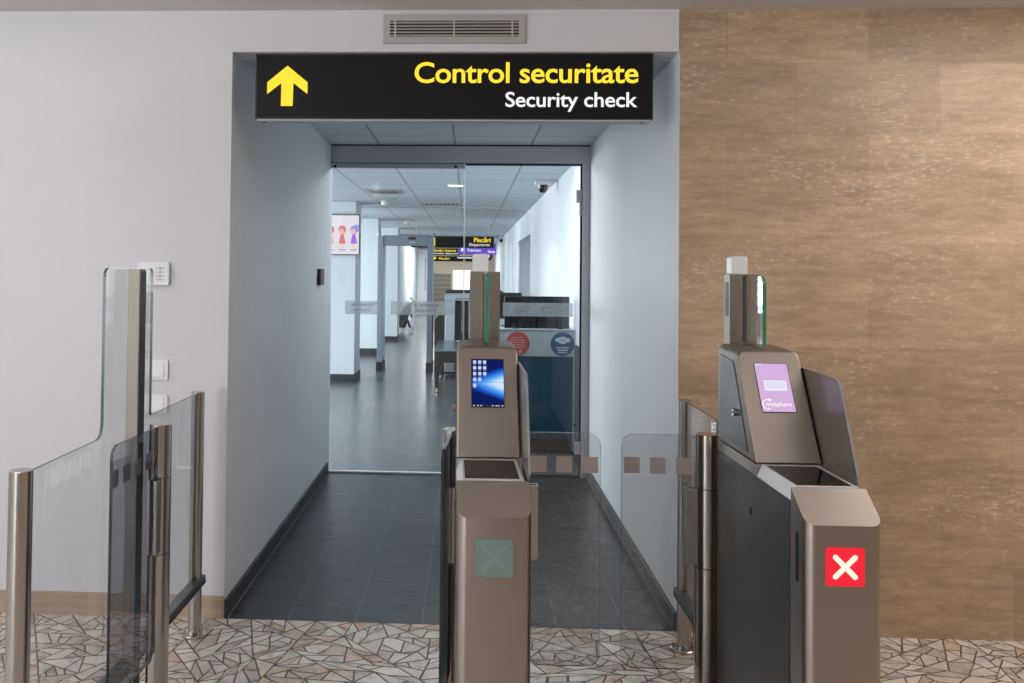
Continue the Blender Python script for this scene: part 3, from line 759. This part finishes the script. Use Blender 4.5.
for i, (x0, x1, y0, y1) in enumerate(((-2.42,-1.645,12.65,13.3), (-2.25,-1.64,20.15,20.75))):
    p_ = struct('pillar_%d' % (i+1), MB().box(x0, x1, y0, y1, 0, 2.6, W), smooth=False)
    obj('baseboard', MB().box(x0-.013, x1+.013, y0-.013, y1+.013, 0, .11, M['base_dark']), p_, smooth=False)
# windows of the far left wall
for i, ((a, b), (c, d)) in enumerate(zip(segs[:-1], segs[1:])):
    fr = MB().box(FX0-.13, FX0-.07, b, c, .5, .56, M['alu']).box(FX0-.13, FX0-.07, b, c, 2.44, 2.5, M['alu'])
    for y in (b, (b+c)/2-.03, c-.06): fr.box(FX0-.13, FX0-.07, y, y+.06, .56, 2.44, M['alu'])
    w_ = struct('window_%d' % (i+1), fr, smooth=False)
    obj('pane', MB().box(FX0-.104, FX0-.096, b+.06, c-.06, .56, 2.44, M['glass']), w_, smooth=False)
for i, (b, c) in enumerate(((-4.6,-1.2),(-.6,3.0))):
    fr = MB().box(HX0-.13, HX0-.07, b, c, .7, .76, M['alu']).box(HX0-.13, HX0-.07, b, c, 2.54, 2.6, M['alu'])
    for y in (b, (b+c)/2-.03, c-.06): fr.box(HX0-.13, HX0-.07, y, y+.06, .76, 2.54, M['alu'])
    struct('window_%d' % (i+5), fr, smooth=False)
# end wall window, pale door, shutter
ww = MB().box(-.66, .12, FY-.02, FY, .75, 1.72, M['beige'])
w_ = struct('window_7', ww, smooth=False)
obj('pane', MB().box(-.60, .06, FY-.03, FY-.02, .81, 1.66, M['window_e']), w_, smooth=False)
dr = struct('door_3', MB().box(-1.94, -1.42, FY-.05, FY, 0, 2.45, M['plastic_w']), smooth=False)
obj('door_strip', MB().box(-1.66, -1.61, FY-.055, FY-.05, .9, 2.1, M['plastic_g']), dr, smooth=False)
sm = MB().box(-1.38, -.68, FY-.06, FY-.001, 0, 1.52, M['shutter'])
for k in range(8): sm.box(-1.38, -.68, FY-.07, FY-.06, .1+k*.18, .13+k*.18, M['shutterl'])
tag(obj('roller_shutter', sm, smooth=False), 'brown slatted roller shutter on the tan end wall far behind', 'shutter')

# ---- television on the pillar
t = thing('television', 'wall television with cartoon figures on the white pillar behind the doors', 'television', (-1.94, 12.6, 1.83))
obj('housing', MB().box(-2.30, -1.578, 12.59, 12.64, 1.826, 2.41, M['black']), t, bevel=.004)
sc = MB().box(-2.29, -1.588, 12.588, 12.59, 1.838, 2.398, M['tv_bg'])
Y = 12.586
sc.box(-2.29, -1.83, Y, Y+.001, 2.2, 2.398, M['tv_w'])
def disc(mb, x, z, rx, rz, y, mat, n=18): mb.add([(x+rx*math.cos(-2*PI*i/n), y, z+rz*math.sin(-2*PI*i/n)) for i in range(n)], [tuple(range(n))[::-1]], mat)
for (x, hair, skin, dress) in ((-2.0,'tv_re','tv_pi','tv_or'),(-1.83,'tv_re','tv_pi','tv_re'),(-1.66,'tv_la','tv_pi','tv_pu')):
    disc(sc, x, 2.19, .055, .06, Y-.001, M[hair]); disc(sc, x-.012, 2.165, .036, .04, Y-.002, M[skin])
    sc.add([(x-.02,Y-.002,2.13),(x+.02,Y-.002,2.13),(x+.05,Y-.002,1.99),(x-.05,Y-.002,1.99)], [(0,1,2,3)], M[dress])
    sc.box(x-.022, x-.008, Y-.002, Y-.0015, 1.935, 1.99, M['tv_pi']); sc.box(x+.008, x+.022, Y-.002, Y-.0015, 1.935, 1.99, M['tv_pi'])
    sc.box(x-.05, x+.05, Y-.0025, Y-.002, 1.895, 1.905, M['tv_gr'])
disc(sc, -1.63, 2.21, .05, .055, Y-.0015, M['tv_la'])
obj('screen', sc, t, smooth=False)

# ---- walk-through metal detector
t = thing('metal_detector', 'blue grey walk through metal detector arch beyond the glass doors', 'metal detector', (-1.03, 14.25, 0))
for x0, x1 in ((-1.47,-1.385),(-.67,-.585)):
    o_ = obj('side_panel', MB().prism(rounded([(x0,.14),(x1,.14),(x1,2.17),(x0,2.17)], .01, 3), 'y', 14.1, 14.55, M['md']), t)
    inx = x1 if x0 < -1 else x0
    s_ = 1 if x0 < -1 else -1
    obj('inner_panel', MB().box(min(inx, inx+s_*.004), max(inx, inx+s_*.004), 14.13, 14.52, .2, 2.0, M['mdl']), o_, smooth=False)
    obj('foot', MB().box(x0-.01, x1+.01, 14.09, 14.56, 0, .14, M['base_dark']), t, smooth=False)
hd = obj('header', MB().box(-1.385, -.67, 14.12, 14.53, 2.02, 2.18, M['md']), t, bevel=.01)
obj('control_display', MB().box(-.98, -.86, 14.115, 14.12, 2.11, 2.15, M['black']).box(-.97, -.87, 14.113, 14.115, 2.06, 2.075, M['plastic_w']), hd, smooth=False)
for x in (-1.47, -.60): obj('corner_cap', MB().cyl((x+.02, 14.13, 2.17), .03, .05, M['md'], 'z', 16), t)

# ---- x-ray scanner, roller table, panel
t = thing('baggage_scanner', 'pale grey baggage scanner with black curtain tunnel behind the roller table', 'scanner', (.09, 14.3, 0))
bd = MB()
bd.box(-.36, -.21, 13.3, 15.2, 0.05, 1.17, M['xgrey']).box(.42, .54, 13.3, 15.2, .05, 1.17, M['xgrey'])
bd.box(-.21, .42, 13.35, 15.2, .05, .52, M['xgrey'])
obj('body', bd, t, bevel=.01)
obj('hood', MB().prism([(13.28,1.17),(15.2,1.17),(15.2,1.28),(13.34,1.28)], 'x', -.37, .55, M['xgrey']), t, bevel=.01)
obj('hood_trim', MB().box(-.36, .54, 13.32, 15.2, 1.281, 1.295, M['gap']).box(-.20, .30, 13.272, 13.28, 1.19, 1.20, M['gap']), t, smooth=False)
for k in range(6): obj('curtain_strip', MB().box(-.205+k*.104, -.205+k*.104+.098, 13.36+.004*(k%2), 13.37+.004*(k%2), .60, 1.165, M['xblack'] if k not in (2,) else M['plastic_g']), t, smooth=False)
obj('conveyor_belt', MB().box(-.2, .41, 13.3, 15.2, .53, .56, M['xblack']), t, smooth=False)
t = thing('roller_table', 'low roller table with grey top and dark apron left of the middle cabinet', 'table', (0, 12.4, 0))
obj('table_top', MB().box(-.447, .43, 11.64, 13.25, .545, .571, M['ttop']), t, bevel=.004)
obj('apron', MB().box(-.447, .43, 11.64, 11.67, .40, .545, M['black']).box(-.447, -.42, 11.67, 13.25, .40, .545, M['black']).box(.40, .43, 11.67, 13.25, .40, .545, M['black']), t, smooth=False)
for x in (-.43, .39):
    for y in (11.66, 13.2):
        l_ = obj('leg', MB().box(x, x+.035, y, y+.035, .06, .40, M['black']), t, smooth=False)
        obj('foot', MB().cyl((x+.0175, y+.0175, 0), .022, .012, M['black'], seg=16).cyl((x+.0175, y+.0175, .012), .013, .048, M['steelp'], seg=14), l_)
obj('stretcher', MB().box(-.41, -.395, 11.69, 13.2, .17, .20, M['black']).box(-.395, .39, 12.35, 12.38, .17, .20, M['black']), t, smooth=False)
t = thing('divider_panel', 'dark brown divider panel with pale slanted edge left of the baggage scanner', 'panel', (-.47, 14.0, 0))
obj('panel', MB().prism([(-.53,0),(-.385,0),(-.385,.955),(-.45,.945),(-.53,.86)], 'y', 13.72, 14.9, M['brown']), t, smooth=False)
obj('edge_strip', MB().prism([(-.545,.858),(-.53,.858),(-.448,.947),(-.448,.965)], 'y', 13.70, 14.9, M['beige']), t, smooth=False)

# ---- blue counter
t = thing('service_counter', 'dark blue service counter with pale band and round stickers behind the glass', 'counter', (.55, 8.1, 0))
obj('plinth', MB().box(.22, .90, 7.93, 8.45, 0, .13, M['gap']), t, smooth=False)
obj('body', MB().box(.17, .928, 7.86, 8.5, .13, .858, M['blue']), t, bevel=.003)
obj('upper_band', MB().box(.165, .928, 7.85, 8.5, .858, 1.085, M['lgrey']), t, bevel=.003)
obj('end_panel', MB().box(.928, .9435, 7.848, 8.5, .02, 1.09, M['lgrey']), t, smooth=False)
obj('worktop', MB().box(.16, .9435, 7.845, 8.52, 1.09, 1.097, M['lgrey']), t, smooth=False)
sk = MB().cyl((.437, 7.847, .97), .105, .003, M['red'], 'y', 40)
for k, w in enumerate((.05,.07,.075,.07,.06)): sk.box(.437-w, .437+w*.9, 7.8455, 7.847, 1.02-k*.022, 1.028-k*.022, M['stkr'])
sk.box(.45, .475, 7.8455, 7.847, .885, .915, M['stkr'])
obj('sticker', sk, t, smooth=False)['label'] = 'round red sticker'
sk = MB().cyl((.832, 7.847, .97), .105, .003, M['stkblue'], 'y', 40)
disc(sk, .832, 1.005, .044, .032, 7.8462, M['stkw']); disc(sk, .783, 1.007, .016, .017, 7.8463, M['stkw']); disc(sk, .881, 1.007, .016, .017, 7.8463, M['stkw'])
for z in (.995, 1.005, 1.015): sk.box(.808, .856, 7.8452, 7.846, z, z+.003, M['stkblue'])
for k, w in enumerate((.055,.045,.04)): sk.box(.832-w, .832+w, 7.8455, 7.847, .935-k*.021, .944-k*.021, M['stkw'])
obj('sticker', sk, t, smooth=False)['label'] = 'round blue sticker with a white face mask'
t = thing('counter_screen', 'black glass screen standing along the top of the blue counter', 'screen', (.61, 7.96, 1.097))
obj('panel', MB().box(.32, .902, 7.95, 7.965, 1.10, 1.388, M['darkglass']), t, bevel=.002)
for x in (.40, .80): obj('foot', MB().box(x, x+.05, 7.93, 7.985, 1.097, 1.112, M['black']), t, smooth=False)
t = thing('desk_monitor', 'dark monitor top showing above the left end of the black counter screen', 'monitor', (.36, 8.25, 1.097))
obj('stand', MB().cyl((.36, 8.25, 1.097), .07, .012, M['black']).cyl((.36, 8.25, 1.109), .015, .10, M['black']), t)
obj('screen', MB().box(.27, .49, 8.20, 8.235, 1.17, 1.412, M['black']), t, bevel=.006)
t = thing('folded_panel', 'slim dark panel standing against the right wall between counter and door frame', 'panel', (.93, 7.4, 0))
obj('panel', MB().box(.922, .9435, 7.14, 7.72, .02, .975, M['base_dark']), t, bevel=.003)
for y in (7.16, 7.66): obj('foot', MB().box(.918, .9435, y, y+.04, 0, .02, M['black']), t, smooth=False)
obj('knob', MB().cyl((.905, 7.62, .30), .016, .017, M['black'], 'x', 16), t)

# ---- hanging signs deep in the room
def hanging(name, label, cat, x0, x1, z0, z1, y, mat, rods=True):
    t = thing(name, label, cat, ((x0+x1)/2, y, z0), 'hanging signs beyond the glass doors')
    obj('housing', MB().box(x0, x1, y, y+.08, z0, z1, mat), t, smooth=False)
    if rods:
        for x in (x0+.12, x1-.12): obj('rod', MB().cyl((x, y+.04, z1), .008, 2.6-z1, M['alu'], seg=8), t)
    return t
t = hanging('hanging_sign', 'black hanging sign with yellow Plecari and white Departures, nearest of the far signs', 'sign', -1.33, .56, 2.15, 2.41, 20.0, M['signbody'])
l_ = MB(); text_fit(l_, 'Plecări', M['yellow'], .10, .48, 2.275, 2.39, 19.995, .02); obj('lettering', l_, t, smooth=False)['label'] = 'yellow lettering'
l_ = MB(); text_fit(l_, 'Departures', M['white_e'], 0.0, .46, 2.17, 2.255, 19.995, .01); obj('lettering', l_, t, smooth=False)['label'] = 'white lettering'
for x in (-1.18, -1.0): obj('arrow', MB().prism([(x-.05,2.20),(x,2.17),(x+.05,2.20),(x+.05,2.24),(x-.05,2.24)], 'y', 19.992, 20.0, M['yellow']), t, smooth=False)
l_ = MB().prism([(-.86,2.18),(-.78,2.18),(-.78,2.38),(-.80,2.38)], 'y', 19.992, 20.0, M['yellow'])
obj('pictogram', l_, t, smooth=False)
t = hanging('hanging_sign', 'black hanging sign with one yellow and one white text line, left of the purple sign', 'sign', -.99, -.24, 2.03, 2.205, 23.0, M['signbody'])
l_ = MB(); text_fit(l_, 'Plecări interne', M['yellow'], -.96, -.34, 2.125, 2.195, 22.995, .02); obj('lettering', l_, t, smooth=False)['label'] = 'yellow lettering'
l_ = MB(); text_fit(l_, 'Domestic departures', M['white_e'], -.96, -.28, 2.045, 2.105, 22.995, .02); obj('lettering', l_, t, smooth=False)['label'] = 'white lettering'
t = hanging('hanging_sign', 'lit purple hanging sign with white lettering under the Departures sign', 'sign', -.28, .66, 2.03, 2.205, 21.5, M['purple'])
l_ = MB(); text_fit(l_, 'Îmbarcare', M['white_e'], -.05, .28, 2.10, 2.19, 21.495, .02); obj('lettering', l_, t, smooth=False)
l_ = MB(); text_fit(l_, 'Gates', M['white_e'], .45, .63, 2.07, 2.14, 21.495, .02); obj('lettering', l_, t, smooth=False)
l_ = MB().prism([(-.2,2.1),(-.15,2.1),(-.15,2.15),(-.13,2.15),(-.175,2.2),(-.22,2.15),(-.2,2.15)], 'y', 21.492, 21.5, M['white_e'])
obj('arrow', l_, t, smooth=False)
obj('side_tab', MB().box(.58, .66, 21.5, 21.58, 2.205, 2.30, M['purple']), t, smooth=False)
t = hanging('hanging_sign', 'farthest low black hanging sign with small yellow arrow and text', 'sign', -1.12, .12, 1.91, 2.06, 26.0, M['signbody'])
l_ = MB(); text_fit(l_, 'Plecări', M['yellow'], -.90, -.58, 1.96, 2.03, 25.995, .02); obj('lettering', l_, t, smooth=False)
l_ = MB().prism([(-1.06,1.96),(-1.0,1.96),(-.97,2.0),(-1.0,2.04),(-1.06,2.04)], 'y', 25.992, 26.0, M['yellow'])
obj('arrow', l_, t, smooth=False)
obj('text_line', MB().box(-.35, .08, 25.992, 26.0, 2.0, 2.03, M['white_e']), t, smooth=False)
t = thing('round_sign', 'small round dark purple sign with pink disc below the purple sign', 'sign', (.53, 24.5, 1.95), 'hanging signs beyond the glass doors')
obj('housing', MB().cyl((.53, 24.5, 2.04), .115, .06, M['signbody'], 'y', 28), t)
obj('disc', MB().cyl((.50, 24.49, 2.05), .075, .01, M['pink_e'], 'y', 24), t)
obj('rod', MB().cyl((.53, 24.53, 2.155), .008, .445, M['alu'], seg=8), t)

# ---- folded pushchair far behind
t = thing('pushchair', 'dark folded pushchair with yellow green handle standing by the far white wall', 'pushchair', (-1.62, 22.9, 0))
obj('seat', MB().prism([(-1.86,.12),(-1.64,.14),(-1.56,.45),(-1.50,.72),(-1.58,.78),(-1.84,.46)], 'y', 22.75, 23.05, M['xblack']), t, bevel=.02)
fm = MB()
for y in (22.72, 23.08):
    fm.tube((-1.78,y,.08), (-1.48,y,.62), .016, M['black']); fm.tube((-1.50,y,.08), (-1.62,y,.40), .016, M['black'])
    fm.tube((-1.48,y,.40), (-1.54,y,.62), .016, M['black']); fm.tube((-1.62,y,.62), (-1.44,y,.82), .016, M['black'])
obj('frame', fm, t)
hm = pbr('yellow_green_grip', srgb(158,162,84), .5, noise=.05, nscale=(9,9,9))
obj('handle', MB().tube((-1.44,22.70,.82), (-1.44,23.10,.82), .025, hm).tube((-1.44,22.9,.82), (-1.52,22.9,.92), .022, hm), t)
for x in (-1.78, -1.50):
    for y in (22.71, 23.09): obj('wheel', MB().cyl((x, y-.015, .075), .075, .03, M['plastic_g'], 'y', 22), t)

# ---- ceiling fittings
t = thing('downlight', 'round glowing ceiling downlight in the room behind the glass doors', 'downlight', (-.16, 10.06, 2.58))
obj('rim', MB().lathe((-.16,10.06,2.585), [(.085,.015),(.10,.015),(.10,.004),(.095,0),(.085,0)], M['plastic_w'], 30), t)
obj('lens', MB().cyl((-.16,10.06,2.583), .084, .012, M['lamp_e'], seg=30), t)
def ceiling_vent(x0, x1, y0, y1, label, n):
    t = thing('ceiling_vent', label, 'vent', ((x0+x1)/2, (y0+y1)/2, 2.59), 'ceiling vents behind the glass doors')
    obj('frame', MB().box(x0, x1, y0, y0+.03, 2.588, 2.6, M['vent']).box(x0, x1, y1-.03, y1, 2.588, 2.6, M['vent']).box(x0, x0+.03, y0+.03, y1-.03, 2.588, 2.6, M['vent']).box(x1-.03, x1, y0+.03, y1-.03, 2.588, 2.6, M['vent']), t, smooth=False)
    obj('backing', MB().box(x0+.03, x1-.03, y0+.03, y1-.03, 2.597, 2.6, M['gap']), t, smooth=False)
    for k in range(n):
        x = x0+.03+(x1-x0-.06)*(k+.25)/n
        obj('slat', MB().box(x, x+(x1-x0-.06)/n*.3, y0+.03, y1-.03, 2.589, 2.596, M['slat']), t, smooth=False)
ceiling_vent(-1.28, -.87, 10.72, 11.25, 'slotted ceiling vent nearest the glass doors, above the television side', 10)
ceiling_vent(-.72, -.14, 12.75, 13.1, 'wide pale ceiling vent farther back behind the downlight', 8)
for x, y, lb in ((-1.16, 12.0, 'small white ceiling spotlight just behind the near ceiling vent'), (-1.22, 17.0, 'small white ceiling spotlight above the metal detector')):
    t = thing('ceiling_spotlight', lb, 'spotlight', (x, y, 2.5), 'ceiling spotlights behind the glass doors')
    obj('base', MB().box(x-.16, x+.16, y-.03, y+.03, 2.575, 2.6, M['vent']), t, bevel=.004)
    obj('lamp_head', MB().lathe((x, y, 2.50), [(.03,0),(.05,.01),(.052,.05),(.03,.075)], M['plastic_w'], 20), t)
for x, y, lb in ((.79, 9.55, 'white based dome camera on the ceiling near the right wall'), (.86, 24.0, 'small distant dome camera hanging by the far right wall')):
    t = thing('ceiling_camera', lb, 'camera', (x, y, 2.46), 'ceiling dome cameras')
    obj('base', MB().box(x-.085, x+.085, y-.07, y+.07, 2.55, 2.6, M['plastic_w']) if y < 12 else MB().cyl((x, y, 2.5), .03, .1, M['plastic_w'], seg=16), t, bevel=.008)
    z = 2.55 if y < 12 else 2.5
    obj('dome', MB().lathe((x, y, z-.085), [(.012,0),(.032,.008),(.048,.028),(.055,.055),(.058,.085)], M['darkglass'], 24), t)

# ------------------------------------------------------------------ light
wd = bpy.data.worlds.new('sky'); S.world = wd; wd.use_nodes = True
bg = wd.node_tree.nodes['Background']; bg.inputs[0].default_value = (.78,.88,1,1); bg.inputs[1].default_value = 1.0

def area(name, loc, rot, sx, sy, power, col, spread=180):
    l = bpy.data.lights.new(name, 'AREA'); l.shape = 'RECTANGLE'; l.size = sx; l.size_y = sy; l.energy = power; l.color = col
    l.spread = math.radians(spread)
    o = bpy.data.objects.new(name, l); COL.objects.link(o); o.location = loc; o.rotation_euler = rot
    return o
# daylight through the hall windows (left and rear), then added hall fill lights
area('daylight_hall_left', (HX0-.05, 1.2, 1.65), (0, -PI/2, 0), 1.8, 3.5, 38, (.86,.93,1))
area('daylight_hall_left_rear', (HX0-.05, -2.9, 1.65), (0, -PI/2, 0), 1.8, 3.3, 50, (.86,.93,1))
area('daylight_hall_rear', (-4.15, HY-.05, 1.4), (PI/2, 0, 0), 1.6, 2.1, 110, (.92,.95,1))
for x, y, w, e in ((-2.6,3.0,2.0,8),(3.1,3.0,2.2,40),(-3.8,-2.0,1.0,26),(3.5,-2.0,1.0,20)):
    area('hall_ceiling_fill', (x, y, ZC-.01), (0, 0, 0), w, .3, e, (1,.94,.88))  # added unseen fills; the right front one brightens the top of the stone wall
for x, y, e in ((-1.8,1.25,60),(1.9,1.25,28)):
    area('hall_upward_fill', (x, y, 2.2), (PI, 0, 0), 1.4, .3, e, (1,.97,.94))  # added upward fill to brighten the hall ceiling, no pendant hangs here
# security room: window daylight, then added ceiling fills with no visible lamp
for y in (9.75, 14.25, 18.75, 23.25):
    area('daylight_security_left', (FX0-.02, y, 1.5), (0, -PI/2, 0), 1.9, 3.3, 285, (.94,.97,1))
area('security_ceiling_fill', (-.1, 7.6, 2.59), (0,0,0), 1.6, .4, 26, (.95,.975,1))  # added fill hidden behind the door lintel, lifts the corridor walls
area('security_ceiling_fill', (-2.6, 8.6, 2.59), (0,0,0), .6, 2.0, 70, (.95,.975,1))
area('security_ceiling_fill', (-3.2, 14, 2.59), (0,0,0), .6, 2.4, 60, (.95,.975,1))
area('security_ceiling_fill', (-.9, 29, 2.59), (0,0,0), 1.2, 4, 200, (.98,.98,1))  # added fill to brighten the end wall
area('alcove_lamp', (2.0, 16.5, 2.59), (0,0,0), .6, 1.5, 60, (.88,.95,1))
dl = bpy.data.lights.new('downlight_beam', 'SPOT'); dl.energy = 40; dl.spot_size = 2.2; dl.shadow_soft_size = .08
o = bpy.data.objects.new('downlight_beam', dl); COL.objects.link(o); o.location = (-.16,10.06,2.57)

# ------------------------------------------------------------------ camera
F_PX, CXP, CYP = 880.0, 428.714, 253.391
yaw, pitch, roll = -0.0461, 0.0207, -0.0104
cam = bpy.data.cameras.new('camera'); co = bpy.data.objects.new('camera', cam); COL.objects.link(co)
cam.sensor_fit = 'HORIZONTAL'; cam.sensor_width = 36; cam.lens = F_PX/1024*36
cam.shift_x = (512-CXP)/1024; cam.shift_y = -(341.5-CYP)/1024
def r3(a, ax): return Matrix.Rotation(a, 3, ax)
cy_, sy_ = math.cos(yaw), math.sin(yaw); A = Matrix(((cy_,-sy_,0),(sy_,cy_,0),(0,0,1)))
cp_, sp_ = math.cos(pitch), math.sin(pitch); B = Matrix(((1,0,0),(0,cp_,sp_),(0,-sp_,cp_)))
cr_, sr_ = math.cos(roll), math.sin(roll); Cc = Matrix(((cr_,0,-sr_),(0,1,0),(sr_,0,cr_)))
Rw = Cc @ B @ A                                  # world -> (right, forward, up)
r, f, u = Rw[0], Rw[1], Rw[2]
mw = Matrix(((r[0],u[0],-f[0],0),(r[1],u[1],-f[1],0),(r[2],u[2],-f[2],1.6),(0,0,0,1)))
co.matrix_world = mw
cam.clip_start = .05; cam.clip_end = 200
S.camera = co

S.cycles.use_denoising = True
S.cycles.max_bounces = 10; S.cycles.diffuse_bounces = 4; S.cycles.glossy_bounces = 5; S.cycles.transparent_max_bounces = 24
S.cycles.sample_clamp_indirect = 6
S.cycles.caustics_reflective = False; S.cycles.caustics_refractive = False
vs = S.view_settings
vs.view_transform = 'Standard'; vs.look = 'None'; vs.gamma = 1; vs.use_curve_mapping = False; vs.exposure = 0.0
